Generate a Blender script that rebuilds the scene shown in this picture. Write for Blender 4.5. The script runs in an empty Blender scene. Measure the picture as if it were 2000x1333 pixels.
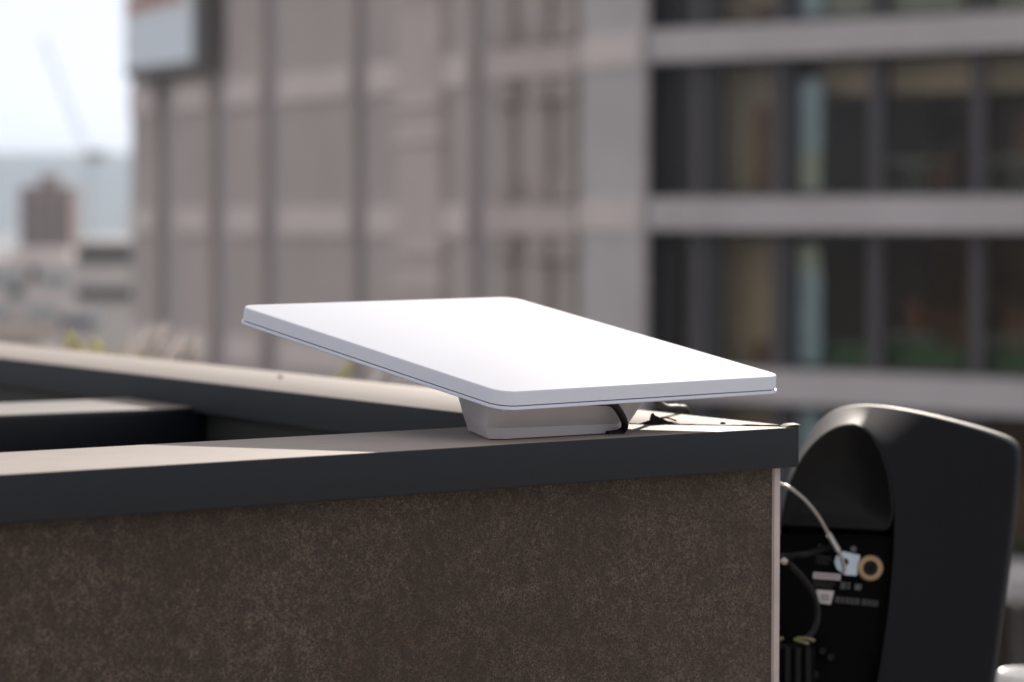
import bpy, bmesh, math, random
from mathutils import Vector, Matrix, noise

random.seed(7)
scene = bpy.context.scene
COL = scene.collection

# ------------------------------------------------------------------ camera
CAM = Vector((-1.49781, -1.47557, 0.14305))
CR = Vector((0.767235, -0.641362, 0.001987))
CU = Vector((0.023947, 0.031743, 0.999209))
CF = Vector((0.640918, 0.766581, -0.039713))
FPX = 5833.2
cam_data = bpy.data.cameras.new('camera')
cam = bpy.data.objects.new('camera', cam_data)
COL.objects.link(cam)
cam.matrix_world = Matrix(((CR.x, CU.x, -CF.x, CAM.x), (CR.y, CU.y, -CF.y, CAM.y),
                           (CR.z, CU.z, -CF.z, CAM.z), (0, 0, 0, 1)))
cam_data.sensor_width = 36
cam_data.lens = FPX / 2000 * 36
cam_data.clip_start = 0.05
cam_data.clip_end = 30000
cam_data.dof.use_dof = True
cam_data.dof.focus_distance = 1.98
cam_data.dof.aperture_fstop = 7.0
scene.camera = cam

# ------------------------------------------------------------------ sky, sun, exposure
SUN = Vector((2.2, 1.8, 1.0)).normalized()
EL = math.asin(SUN.z)
world = bpy.data.worlds.new('World')
scene.world = world
world.use_nodes = True
wn = world.node_tree.nodes
wl = world.node_tree.links
sky = wn.new('ShaderNodeTexSky')
sky.sky_type = 'NISHITA'
sky.sun_disc = False
sky.sun_elevation = EL
sky.sun_rotation = math.atan2(SUN.x, SUN.y)
sky.air_density = 0.2
sky.dust_density = 0.15
sky.ozone_density = 0.3
bg = wn['Background']
wl.new(sky.outputs[0], bg.inputs[0])
bg.inputs[1].default_value = 0.055
# thin bright veil of high cloud over the whole sky
veil = wn.new('ShaderNodeBackground')
veil.inputs[0].default_value = (1.0, 0.974, 0.955, 1)
veil.inputs[1].default_value = 0.725
addw = wn.new('ShaderNodeAddShader')
wl.new(bg.outputs[0], addw.inputs[0])
wl.new(veil.outputs[0], addw.inputs[1])
wl.new(addw.outputs[0], wn['World Output'].inputs[0])

sl = bpy.data.lights.new('sun', 'SUN')
sl.energy = 5.0
sl.angle = math.radians(0.5)
sl.color = (1.0, 0.90, 0.79)
so = bpy.data.objects.new('sun', sl)
so.rotation_euler = SUN.to_track_quat('Z', 'Y').to_euler()
so.location = (3, 3, 6)
COL.objects.link(so)

vs = scene.view_settings
vs.view_transform = 'Standard'
vs.look = 'None'
vs.gamma = 1
vs.exposure = 0.1
vs.use_curve_mapping = False
scene.cycles.use_denoising = True
scene.cycles.max_bounces = 8
scene.cycles.volume_bounces = 0
scene.cycles.sample_clamp_indirect = 6


def ray(x, y):
    return CF + CR * ((x - 1000) / FPX) - CU * ((y - 666.5) / FPX)


def at(x, y, t):
    """point seen at picture position (x, y), t metres ahead"""
    return CAM + ray(x, y) * t


def on_z(x, y, z=0.0):
    d = ray(x, y)
    return CAM + d * ((z - CAM.z) / d.z)


# ------------------------------------------------------------------ helpers
def tag(o, label=None, cat=None, group=None, kind=None):
    if label: o['label'] = label
    if cat: o['category'] = cat
    if group: o['group'] = group
    if kind: o['kind'] = kind
    return o


def thing(name, loc, label, cat, group=None):
    o = bpy.data.objects.new(name, None)
    o.empty_display_size = 0.05
    COL.objects.link(o)
    o.location = loc
    return tag(o, label, cat, group)


def obj(name, bm, mat, parent=None, smooth=False):
    """link a bmesh given in world coordinates as one mesh object"""
    bmesh.ops.recalc_face_normals(bm, faces=bm.faces[:])
    me = bpy.data.meshes.new(name)
    off = Vector((0, 0, 0))
    p = parent
    while p is not None:
        off = off + p.location
        p = p.parent
    if off.length > 0:
        bmesh.ops.translate(bm, verts=bm.verts[:], vec=-off)
    bm.to_mesh(me)
    bm.free()
    for m in (mat if isinstance(mat, (list, tuple)) else [mat]):
        me.materials.append(m)
    if smooth:
        for f in me.polygons:
            f.use_smooth = True
        if smooth != 'all':
            me.set_sharp_from_angle(angle=math.radians(38))
    o = bpy.data.objects.new(name, me)
    COL.objects.link(o)
    if parent: o.parent = parent
    return o


def prism(bm, poly, z0, z1, mi=0):
    """vertical prism over a list of (x, y); z0/z1 number or per-vertex list"""
    n = len(poly)
    za = z0 if isinstance(z0, (list, tuple)) else [z0] * n
    zb = z1 if isinstance(z1, (list, tuple)) else [z1] * n
    a = [bm.verts.new((q[0], q[1], za[i])) for i, q in enumerate(poly)]
    b = [bm.verts.new((q[0], q[1], zb[i])) for i, q in enumerate(poly)]
    fs = [bm.faces.new(a[::-1]), bm.faces.new(b)]
    for i in range(n):
        j = (i + 1) % n
        fs.append(bm.faces.new((a[i], a[j], b[j], b[i])))
    for f in fs: f.material_index = mi
    return a + b


def obox(bm, O, ax, ay, az, x0, x1, y0, y1, z0, z1):
    """box in a frame with origin O and axes ax, ay, az"""
    vs_ = []
    for x in (x0, x1):
        for y in (y0, y1):
            for z in (z0, z1):
                vs_.append(bm.verts.new(O + ax * x + ay * y + az * z))
    for f in ((0, 1, 3, 2), (4, 6, 7, 5), (0, 4, 5, 1), (2, 3, 7, 6), (0, 2, 6, 4), (1, 5, 7, 3)):
        bm.faces.new([vs_[i] for i in f])
    return vs_


X, Y, Z = Vector((1, 0, 0)), Vector((0, 1, 0)), Vector((0, 0, 1))


def bevel_all(bm, w, seg=2):
    bmesh.ops.bevel(bm, geom=bm.edges[:], offset=w, segments=seg, profile=0.5, affect='EDGES', clamp_overlap=True)


def smooth_path(pts, n=8):
    out = []
    P = [pts[0] * 2 - pts[1]] + list(pts) + [pts[-1] * 2 - pts[-2]]
    for i in range(1, len(P) - 2):
        a, b, c, d = P[i - 1:i + 3]
        for k in range(n):
            t = k / n
            out.append(0.5 * ((2 * b) + (c - a) * t + (2 * a - 5 * b + 4 * c - d) * t * t + (3 * b - a - 3 * c + d) * t ** 3))
    out.append(pts[-1])
    return out


def tube(bm, pts, r, seg=10, taper=None):
    rings = []
    up = Vector((0.3, 0.2, 0.93))
    for i, q in enumerate(pts):
        d = (pts[min(i + 1, len(pts) - 1)] - pts[max(i - 1, 0)]).normalized()
        s = d.cross(up)
        if s.length < 1e-4: s = d.cross(X)
        s.normalize()
        t = s.cross(d)
        up = t
        rr = r if taper is None else r * (taper[0] + (taper[1] - taper[0]) * i / (len(pts) - 1))
        rings.append([bm.verts.new(q + (s * math.cos(2 * math.pi * k / seg) + t * math.sin(2 * math.pi * k / seg)) * rr) for k in range(seg)])
    for a, b in zip(rings, rings[1:]):
        for k in range(seg):
            bm.faces.new((a[k], a[(k + 1) % seg], b[(k + 1) % seg], b[k]))
    bm.faces.new(rings[0])
    bm.faces.new(rings[-1])


def loft(bm, rings, closed=True, cap0=False, cap1=False):
    vr = [[bm.verts.new(v) for v in r] for r in rings]
    n = len(vr[0])
    for a, b in zip(vr, vr[1:]):
        for k in range(n if closed else n - 1):
            bm.faces.new((a[k], a[(k + 1) % n], b[(k + 1) % n], b[k]))
    if cap0: bm.faces.new(vr[0])
    if cap1: bm.faces.new(vr[-1])
    return vr


# ------------------------------------------------------------------ materials
def mat(name, col, rough=0.6, metal=0.0, spec=0.5, var=0.0, vscale=8.0, bump=0.0, bscale=200.0, rvar=0.0,
        coat=0.0, coat_rough=0.1, col2=None):
    m = bpy.data.materials.new(name)
    m.use_nodes = True
    nt = m.node_tree
    b = nt.nodes['Principled BSDF']
    b.inputs['Base Color'].default_value = (*col, 1)
    b.inputs['Roughness'].default_value = rough
    b.inputs['Metallic'].default_value = metal
    b.inputs['Specular IOR Level'].default_value = spec
    b.inputs['Coat Weight'].default_value = coat
    b.inputs['Coat Roughness'].default_value = coat_rough
    tc = nt.nodes.new('ShaderNodeTexCoord')
    if var or col2 or rvar:
        n = nt.nodes.new('ShaderNodeTexNoise')
        n.inputs['Scale'].default_value = vscale
        n.inputs['Detail'].default_value = 8
        n.inputs['Roughness'].default_value = 0.62
        nt.links.new(tc.outputs['Object'], n.inputs['Vector'])
        if var or col2:
            r = nt.nodes.new('ShaderNodeValToRGB')
            r.color_ramp.elements[0].position = 0.32
            r.color_ramp.elements[1].position = 0.68
            c2 = col2 or tuple(min(1, c * (1 + var)) for c in col)
            c1 = col if col2 else tuple(c * (1 - var) for c in col)
            r.color_ramp.elements[0].color = (*c1, 1)
            r.color_ramp.elements[1].color = (*c2, 1)
            nt.links.new(n.outputs['Fac'], r.inputs['Fac'])
            nt.links.new(r.outputs['Color'], b.inputs['Base Color'])
        if rvar:
            mr = nt.nodes.new('ShaderNodeMapRange')
            mr.inputs['From Min'].default_value = 0.3
            mr.inputs['From Max'].default_value = 0.7
            mr.inputs['To Min'].default_value = rough - rvar
            mr.inputs['To Max'].default_value = rough + rvar
            nt.links.new(n.outputs['Fac'], mr.inputs['Value'])
            nt.links.new(mr.outputs['Result'], b.inputs['Roughness'])
    if bump:
        n2 = nt.nodes.new('ShaderNodeTexNoise')
        n2.inputs['Scale'].default_value = bscale
        n2.inputs['Detail'].default_value = 4
        nt.links.new(tc.outputs['Object'], n2.inputs['Vector'])
        bp = nt.nodes.new('ShaderNodeBump')
        bp.inputs['Strength'].default_value = bump
        bp.inputs['Distance'].default_value = 0.001
        nt.links.new(n2.outputs['Fac'], bp.inputs['Height'])
        nt.links.new(bp.outputs['Normal'], b.inputs['Normal'])
    return m


def cladding_material():
    m = bpy.data.materials.new('brown_stone_tile')
    m.use_nodes = True
    nt = m.node_tree
    b = nt.nodes['Principled BSDF']
    b.inputs['Roughness'].default_value = 0.62
    b.inputs['Specular IOR Level'].default_value = 0.3
    tc = nt.nodes.new('ShaderNodeTexCoord')

    def nz(scale, detail, rough, dist=0.0):
        n = nt.nodes.new('ShaderNodeTexNoise')
        n.inputs['Scale'].default_value = scale
        n.inputs['Detail'].default_value = detail
        n.inputs['Roughness'].default_value = rough
        n.inputs['Distortion'].default_value = dist
        nt.links.new(tc.outputs['Object'], n.inputs['Vector'])
        return n.outputs['Fac']

    def ramp(fac, a, bb):
        r = nt.nodes.new('ShaderNodeMapRange')
        r.inputs['From Min'].default_value = a
        r.inputs['From Max'].default_value = bb
        nt.links.new(fac, r.inputs['Value'])
        return r.outputs['Result']

    def mul(a, c):
        x = nt.nodes.new('ShaderNodeMath')
        x.operation = 'MULTIPLY'
        nt.links.new(a, x.inputs[0])
        if isinstance(c, float): x.inputs[1].default_value = c
        else: nt.links.new(c, x.inputs[1])
        return x.outputs[0]

    def mix(f, c1, c2):
        x = nt.nodes.new('ShaderNodeMix')
        x.data_type = 'RGBA'
        nt.links.new(f, x.inputs[0])
        for k, c in ((6, c1), (7, c2)):
            if isinstance(c, tuple): x.inputs[k].default_value = (*c, 1)
            else: nt.links.new(c, x.inputs[k])
        return x.outputs[2]
    big = ramp(nz(9, 6, 0.66, 0.8), 0.40, 0.62)
    mid = ramp(nz(85, 6, 0.74, 1.0), 0.42, 0.60)
    fine = ramp(nz(720, 3, 0.74, 1.4), 0.475, 0.60)
    grit = ramp(nz(1100, 2, 0.6), 0.42, 0.62)
    rust = ramp(nz(23, 5, 0.66, 0.5), 0.57, 0.72)
    base = mix(grit, (0.0215, 0.0138, 0.0093), (0.043, 0.0290, 0.0200))
    base = mix(mul(rust, 0.55), base, (0.046, 0.022, 0.015))
    clump = mul(mix(big, (0.50, 0.50, 0.50), (1.0, 1.0, 1.0)), mix(mid, (0.28, 0.28, 0.28), (1.0, 1.0, 1.0)))
    col = mix(mul(mul(fine, clump), 0.80), base, (0.245, 0.186, 0.138))
    nt.links.new(col, b.inputs['Base Color'])
    bp = nt.nodes.new('ShaderNodeBump')
    bp.inputs['Strength'].default_value = 0.35
    bp.inputs['Distance'].default_value = 0.0008
    nt.links.new(fine, bp.inputs['Height'])
    nt.links.new(bp.outputs['Normal'], b.inputs['Normal'])
    return m


def glass_material():
    m = bpy.data.materials.new('window_glass')
    m.use_nodes = True
    nt = m.node_tree
    nt.nodes.remove(nt.nodes['Principled BSDF'])
    out = nt.nodes['Material Output']
    tr = nt.nodes.new('ShaderNodeBsdfTransparent')
    tr.inputs[0].default_value = (0.93, 0.91, 0.88, 1)
    gl = nt.nodes.new('ShaderNodeBsdfGlossy')
    gl.inputs['Roughness'].default_value = 0.02
    fr = nt.nodes.new('ShaderNodeFresnel')
    fr.inputs['IOR'].default_value = 1.24
    mx = nt.nodes.new('ShaderNodeMixShader')
    nt.links.new(fr.outputs[0], mx.inputs[0])
    nt.links.new(tr.outputs[0], mx.inputs[1])
    nt.links.new(gl.outputs[0], mx.inputs[2])
    nt.links.new(mx.outputs[0], out.inputs[0])
    return m


def dust_or_sheen_material(name, base, dust_or_sheen, rough, spec, z0, z1, bump=0.10):
    """dark surface, dust where it faces up; on the loudspeaker it paints sky reflection"""
    m = mat(name, base, rough=rough, spec=spec, bump=bump, bscale=900)
    nt = m.node_tree
    b = nt.nodes['Principled BSDF']
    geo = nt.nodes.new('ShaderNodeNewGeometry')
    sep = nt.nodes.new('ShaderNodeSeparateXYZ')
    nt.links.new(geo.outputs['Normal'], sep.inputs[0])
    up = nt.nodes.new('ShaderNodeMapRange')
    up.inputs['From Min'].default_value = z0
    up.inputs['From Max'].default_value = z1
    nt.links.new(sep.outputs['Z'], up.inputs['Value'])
    tc = nt.nodes.new('ShaderNodeTexCoord')
    n = nt.nodes.new('ShaderNodeTexNoise')
    n.inputs['Scale'].default_value = 22
    n.inputs['Detail'].default_value = 9
    n.inputs['Roughness'].default_value = 0.7
    nt.links.new(tc.outputs['Object'], n.inputs['Vector'])
    r = nt.nodes.new('ShaderNodeMapRange')
    r.inputs['From Min'].default_value = 0.30
    r.inputs['From Max'].default_value = 0.70
    r.inputs['To Min'].default_value = 0.80
    r.inputs['To Max'].default_value = 1.0
    nt.links.new(n.outputs['Fac'], r.inputs['Value'])
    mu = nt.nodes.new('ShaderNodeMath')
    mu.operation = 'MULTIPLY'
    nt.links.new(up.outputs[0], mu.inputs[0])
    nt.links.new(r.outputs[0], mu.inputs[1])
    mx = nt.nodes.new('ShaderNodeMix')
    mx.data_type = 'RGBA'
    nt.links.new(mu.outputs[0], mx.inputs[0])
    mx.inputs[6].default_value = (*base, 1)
    mx.inputs[7].default_value = (*dust_or_sheen, 1)
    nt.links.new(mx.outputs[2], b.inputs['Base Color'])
    return m


M_coping = dust_or_sheen_material('anthracite_coated_metal', (0.0125, 0.0150, 0.0195), (0.29, 0.250, 0.228), 0.68, 0.30, 0.90, 0.995)
M_beam = dust_or_sheen_material('dark_blue_grey_metal', (0.005, 0.006, 0.009), (0.24, 0.21, 0.19), 0.44, 0.3, 0.80, 0.98)
M_spk = dust_or_sheen_material('black_moulded_plastic', (0.0048, 0.0056, 0.0078), (0.17, 0.157, 0.150), 0.60, 0.14, 0.30, 0.95, 0.05)  # pale up-facing colour paints the sky reflection along the shell's top rim
M_clad = cladding_material()
M_trim = mat('pale_tile_edge', (0.44, 0.375, 0.36), rough=0.7, var=0.10, vscale=30)
M_seal = mat('dirty_sealant', (0.035, 0.025, 0.018), rough=0.9, var=0.4, vscale=120)
M_lining = mat('dark_lining', (0.012, 0.013, 0.014), rough=0.7, var=0.1, vscale=10)
M_white = mat('white_plastic', (0.63, 0.65, 0.725), rough=0.7, spec=0.1, var=0.015, vscale=20, bump=0.05, bscale=1500)
M_white2 = mat('off_white_plastic', (0.66, 0.69, 0.80), rough=0.45, var=0.03, vscale=25)
M_foot = mat('grey_plastic', (0.50, 0.465, 0.47), rough=0.4, var=0.03, vscale=25)
M_groove = mat('panel_joint', (0.03, 0.03, 0.055), rough=0.6)
M_rubber = mat('black_rubber', (0.008, 0.008, 0.009), rough=0.55, spec=0.2, bump=0.1, bscale=700)
M_scrap = mat('black_scrap', (0.010, 0.008, 0.006), rough=0.7, var=0.4, vscale=150)
M_leaf = mat('dry_leaf_flake', (0.42, 0.34, 0.16), rough=0.7, var=0.3, vscale=120)
M_spkdark = mat('black_rear_panel', (0.0015, 0.0015, 0.0017), rough=0.6, spec=0.06, bump=0.1, bscale=800)
M_cover = mat('black_handle_cover', (0.006, 0.006, 0.0065), rough=0.5, spec=0.16, bump=0.1, bscale=800)
M_grille = mat('black_grille', (0.01, 0.01, 0.011), rough=0.6)
M_steel = mat('galvanised_steel', (0.50, 0.58, 0.66), rough=0.45, metal=0.6, var=0.08, vscale=60)
M_wire = mat('steel_wire', (0.42, 0.38, 0.36), rough=0.45, metal=0.5)
M_ferrule = mat('aluminium_ferrule', (0.62, 0.62, 0.63), rough=0.35, metal=0.7)
M_brass = mat('brass_washer', (0.36, 0.24, 0.14), rough=0.5, metal=0.3, var=0.12, vscale=80)
M_label = mat('white_sticker', (0.55, 0.51, 0.52), rough=0.6)
M_print = mat('grey_print', (0.10, 0.10, 0.105), rough=0.6)
M_dim = mat('dim_print', (0.038, 0.037, 0.038), rough=0.6)
M_yellow = mat('yellow_green_wire', (0.20, 0.195, 0.10), rough=0.5)
M_grass = mat('yellow_green_blade', (0.70, 0.63, 0.36), rough=0.6, var=0.15, vscale=20)
M_plume = mat('dry_grey_plume', (0.72, 0.65, 0.61), rough=0.8, var=0.15, vscale=30)
M_pot = mat('white_glazed_pot', (0.80, 0.78, 0.76), rough=0.35)
M_terrace = mat('terrace_paving', (0.48, 0.44, 0.40), rough=0.85, var=0.15, vscale=3)
M_conc = mat('pale_concrete', (0.47, 0.435, 0.44), rough=0.85, var=0.08, vscale=0.6, bump=0.1, bscale=6)
M_panel = mat('brown_grey_render', (0.440, 0.387, 0.366), rough=0.9, var=0.07, vscale=0.35)
M_span = mat('light_spandrel', (0.62, 0.545, 0.52), rough=0.85, var=0.06, vscale=0.8)
M_pil = mat('pilaster_concrete', (0.51, 0.44, 0.42), rough=0.85, var=0.05, vscale=0.8)
M_chan = mat('grey_channel', (0.43, 0.385, 0.39), rough=0.7)
M_rib = mat('brown_rib', (0.375, 0.318, 0.295), rough=0.75, var=0.12, vscale=0.7)
M_mull = mat('dark_mullion', (0.028, 0.025, 0.028), rough=0.5)
M_mull2 = mat('grey_mullion', (0.065, 0.058, 0.062), rough=0.5)
M_glass = glass_material()
M_int = mat('interior_wall', (0.33, 0.215, 0.14), rough=0.9, var=0.4, vscale=0.9)
M_green_reflection = mat('green_reflection', (0.07, 0.15, 0.08), rough=0.95)  # green tint paints the reflection of greenery low in the windows
M_ceil = mat('interior_ceiling', (0.50, 0.49, 0.42), rough=0.9)
M_blind = mat('teal_blind', (0.36, 0.52, 0.62), rough=0.7, var=0.15, vscale=0.9)
M_blind2 = mat('pale_green_blind', (0.42, 0.50, 0.44), rough=0.7)
M_olive = mat('olive_partition', (0.50, 0.43, 0.32), rough=0.85, var=0.12, vscale=0.7)
M_wood = mat('dark_wood_shelf', (0.20, 0.11, 0.06), rough=0.6, var=0.4, vscale=1.5)
M_desk = mat('grey_green_desk', (0.36, 0.40, 0.35), rough=0.7)
M_orange = mat('orange_lamp_spot', (0.28, 0.13, 0.06), rough=0.8)
M_signf = mat('dark_sign_frame', (0.16, 0.15, 0.148), rough=0.6)
M_signp = mat('pale_blue_sign_panel', (0.74, 0.80, 0.88), rough=0.6)
M_signw = mat('white_sign_panel', (0.75, 0.72, 0.74), rough=0.6)
M_signr = mat('faded_red_print', (0.40, 0.22, 0.19), rough=0.7)
M_brick = mat('far_brown_brick', (0.25, 0.135, 0.10), rough=0.9, var=0.1, vscale=0.2)
M_far = mat('far_beige_render', (0.60, 0.55, 0.52), rough=0.9, var=0.12, vscale=0.12)
M_far2 = mat('far_pink_render', (0.64, 0.56, 0.53), rough=0.9, var=0.12, vscale=0.15)
M_fardark = mat('far_window_strip', (0.065, 0.06, 0.058), rough=0.4)
M_farblue = mat('far_grey_green_glass', (0.30, 0.34, 0.34), rough=0.3)
M_farawn = mat('dark_blue_canopy', (0.08, 0.09, 0.13), rough=0.7)
M_roof = mat('far_brown_roof', (0.16, 0.115, 0.10), rough=0.9, var=0.2, vscale=0.3)
M_crane = mat('grey_crane_steel', (0.30, 0.29, 0.29), rough=0.6)
M_street = mat('street_ground', (0.20, 0.195, 0.18), rough=0.9, var=0.3, vscale=0.02)
M_hill = mat('wooded_hill', (0.07, 0.09, 0.06), rough=1.0, var=0.3, vscale=0.004)
M_highlight = mat('white_highlight_ball', (0.82, 0.80, 0.78), rough=0.3)

# ------------------------------------------------------------------ setting: ground, hills, terrace
GZ = -22.0
bm = bmesh.new()
bmesh.ops.create_grid(bm, x_segments=24, y_segments=24, size=9000)
for v in bm.verts: v.co.z = GZ
tag(obj('ground', bm, M_street), kind='structure')

# a long ridge of hills, six kilometres away
bm = bmesh.new()
yaw0 = math.atan2(CF.x, CF.y)
rows = []
NA = 140
for i in range(NA + 1):
    a = yaw0 + math.radians(-50 + 100 * i / NA)
    d = Vector((math.sin(a), math.cos(a), 0))
    h = 132 + 9 * noise.noise(Vector((i * 0.09, 0.3, 0))) + 3 * noise.noise(Vector((i * 0.5, 4, 0)))
    col_ = []
    for (dist, fr) in ((5200, -0.02), (5600, 0.42), (5850, 0.80), (6000, 1.0), (6300, 0.9), (7000, -0.02)):
        q = CAM + d * dist
        q.z = GZ + (h - GZ) * fr if fr > 0 else GZ - 3
        col_.append(bm.verts.new(q))
    rows.append(col_)
for a, b in zip(rows, rows[1:]):
    for k in range(5):
        bm.faces.new((a[k], b[k], b[k + 1], a[k + 1]))
tag(obj('hills', bm, M_hill, smooth='all'), kind='structure')

TZ = -0.75
bm = bmesh.new()
prism(bm, [(-9, -9), (2.0, -9), (2.0, 2.55), (-9, 2.55)], GZ, TZ)
tag(obj('roof_terrace', bm, M_terrace), kind='structure')

# ------------------------------------------------------------------ parapet wall
CA = 0.1839
S = Vector((math.sin(CA), math.cos(CA), 0))
N = Vector((-math.cos(CA), math.sin(CA), 0))
W1, W2, H = 0.1441, 0.1376, 0.0282
tt = (W1 - N.y * W2) / S.y
INN = N * W2 + S * tt
LEFT, BACK = -3.2, 2.35
par = thing('parapet_wall', (-0.6, 0.07, TZ), 'brown stone clad parapet wall with dark anthracite metal coping, turning a corner', 'parapet')


def coping_piece(poly):
    b = bmesh.new()
    prism(b, poly, -H, 0.0)
    bmesh.ops.recalc_face_normals(b, faces=b.faces[:])
    bmesh.ops.bevel(b, geom=b.edges[:], offset=0.0011, segments=3, profile=0.5, affect='EDGES')
    return b


g = 0.0007
dm = (INN).normalized()               # mitre line runs from the outer corner to INN
gm = Vector((-dm.y, dm.x, 0))         # across the mitre
if gm.x > 0: gm = -gm                 # towards the front piece's own side
fa = Vector((0, 0, 0)) + gm * g
obj('coping', coping_piece([(LEFT, 0), (-0.0012, 0), (INN.x + gm.x * g - 0.0004, W1), (LEFT, W1)]), M_coping, par, smooth=True)
sb = S * BACK
sn = S * BACK + N * W2
obj('coping', coping_piece([(0.0, 0.0011), (sb.x, sb.y), (sn.x, sn.y), (INN.x - gm.x * g + 0.0004, INN.y + 0.0012)]), M_coping, par, smooth=True)
# dirty mastic in the mitre joint, lumpy, standing a little proud
bm = bmesh.new()
pts = []
for i in range(42):
    f = 0.02 + 0.96 * i / 41
    q = INN * f
    wob = noise.noise(Vector((i * 0.45, 1.7, 0)))
    q = q + gm * 0.0006 * noise.noise(Vector((i * 0.8, 9, 0)))
    q.z = -0.0004 + 0.0005 * wob + (0.0006 if i < 9 else 0)
    pts.append(q)
tube(bm, pts, 0.0011, 6)
obj('joint_sealant', bm, M_seal, par, smooth='all')
# turned-up fold of sheet metal at the outer corner
bm = bmesh.new()
fold = [(-0.0135, 0.0022, 0.0002), (-0.009, 0.0012, 0.0013), (-0.004, 0.0008, 0.0018), (0.0012, 0.0012, 0.0012), (0.0018, 0.004, 0.0004)]
fold2 = [(-0.012, 0.009, 0.0006), (-0.008, 0.0085, 0.0021), (-0.003, 0.008, 0.0024), (0.0022, 0.0082, 0.0022), (0.0026, 0.009, 0.0008)]
r0 = [Vector(q) for q in fold]
r1 = [Vector(q) for q in fold2]
loft(bm, [r0 + [v - Z * 0.0009 for v in r0[::-1]], r1 + [v - Z * 0.0009 for v in r1[::-1]]], cap0=True, cap1=True)
obj('corner_fold', bm, M_coping, par, smooth=True)
# brown tile cladding with its pale edge at the corner
CY = 0.0165
bm = bmesh.new()
prism(bm, [(LEFT, CY), (-0.0113, CY), (-0.0113, CY + 0.012), (LEFT, CY + 0.012)], TZ, -H + 0.004)
obj('tile_cladding', bm, M_clad, par)
bm = bmesh.new()
prism(bm, [(-0.0110, CY - 0.0012), (-0.0035, CY - 0.0012), (-0.0035, CY + 0.02), (-0.0110, CY + 0.02)], TZ, -H + 0.003)
bmesh.ops.recalc_face_normals(bm, faces=bm.faces[:])
bmesh.ops.bevel(bm, geom=[e for e in bm.edges if abs(e.verts[0].co.z - e.verts[1].co.z) > 0.1], offset=0.001, segments=2, affect='EDGES')
obj('edge_trim', bm, M_trim, par)
# wall core (front leg and side leg) under the coping
bm = bmesh.new()
prism(bm, [(LEFT, CY + 0.0125), (-0.02, CY + 0.0125), (INN.x + 0.012, W1 - 0.012), (LEFT, W1 - 0.012)], TZ, -H + 0.002)
a0 = N * 0.018 + S * 0.03
a1 = N * 0.018 + S * (BACK - 0.01)
a2 = N * (W2 - 0.014) + S * (BACK - 0.01)
a3 = N * (W2 - 0.014) + S * (tt - 0.012)
prism(bm, [(a0.x, a0.y + 0.004), (a1.x, a1.y), (a2.x, a2.y), (a3.x + 0.001, a3.y)], TZ, -H + 0.0015)
obj('wall_core', bm, M_lining, par)
bm = bmesh.new()
c0_, c1_ = N * 0.0095 + S * 0.040, N * 0.0095 + S * (BACK - 0.01)
d0_, d1_ = N * 0.0175 + S * 0.040, N * 0.0175 + S * (BACK - 0.01)
prism(bm, [(c0_.x, c0_.y), (c1_.x, c1_.y), (d1_.x, d1_.y), (d0_.x, d0_.y)], TZ, -H + 0.0035)
obj('tile_cladding', bm, M_clad, par)
# boxed metal rail that runs inside, parallel to the front leg
bz = -0.0235
b0, b1 = on_z(0, 787, bz), on_z(0, 811, bz)
e0 = on_z(384, 783, bz)
e1 = on_z(352, 797, bz)
dirb = (on_z(285, 776, bz) - b0).normalized()
L0, L1 = b0 - dirb * 2.2, b1 - dirb * 2.2


def side_hit(q):      # run along dirb until the inner face of the side leg
    w = W2 - 0.0135
    k = (w - q.dot(N)) / dirb.dot(N)
    return q + dirb * k


bm = bmesh.new()
E0, E1 = side_hit(b0), side_hit(b1)
prism(bm, [(L1.x, L1.y), (E1.x, E1.y), (E0.x, E0.y), (L0.x, L0.y)], bz - 0.09, bz)
bmesh.ops.recalc_face_normals(bm, faces=bm.faces[:])
bmesh.ops.bevel(bm, geom=bm.edges[:], offset=0.004, segments=3, profile=0.5, affect='EDGES')
obj('cross_rail', bm, M_beam, par, smooth=True)
# grit and tiny stones lying on the coping
for (x, y, s, lab) in ((547, 739, 0.0045, 'small dark pebble on the rear parapet coping, behind the white panel'),):
    b = bmesh.new()
    q = on_z(x, y, 0)
    bmesh.ops.create_icosphere(b, subdivisions=2, radius=s * 0.5)
    for v in b.verts:
        v.co *= 1 + 0.35 * noise.noise(v.co * 180)
        v.co.z *= 0.6
        v.co += q + Z * (s * 0.26)
    tag(obj('pebble', b, M_scrap, smooth='all'), lab, 'pebble')

# ------------------------------------------------------------------ flat panel antenna
PA, TILT, ROLL = 0.01127, 0.16725, 0.0093
PO = Vector((-0.26918, 0.00347, 0.03347))
u = Vector((math.cos(PA), math.sin(PA), 0))
v = Vector((-math.sin(PA), math.cos(PA), 0)) * math.cos(TILT) + Z * math.sin(TILT)
nn = u.cross(v)
u = u * math.cos(ROLL) + nn * math.sin(ROLL)
nn = u.cross(v).normalized()
LX, LY = 0.259, 0.2985
ant = thing('flat_antenna', (-0.19, 0.06, 0.0), 'white flat rectangular satellite antenna tilted on its foot on the parapet corner', 'antenna')


def rrect(inset, n, r):
    out = []
    r = max(r - inset, 0.0005)
    for cx, cy, a0 in ((LX - inset - r, inset + r, -90), (LX - inset - r, LY - inset - r, 0), (inset + r, LY - inset - r, 90), (inset + r, inset + r, 180)):
        for k in range(13):
            a = math.radians(a0 + 90 * k / 12)
            out.append(PO + u * (cx + r * math.cos(a)) + v * (cy + r * math.sin(a)) + nn * n)
    return out


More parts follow.
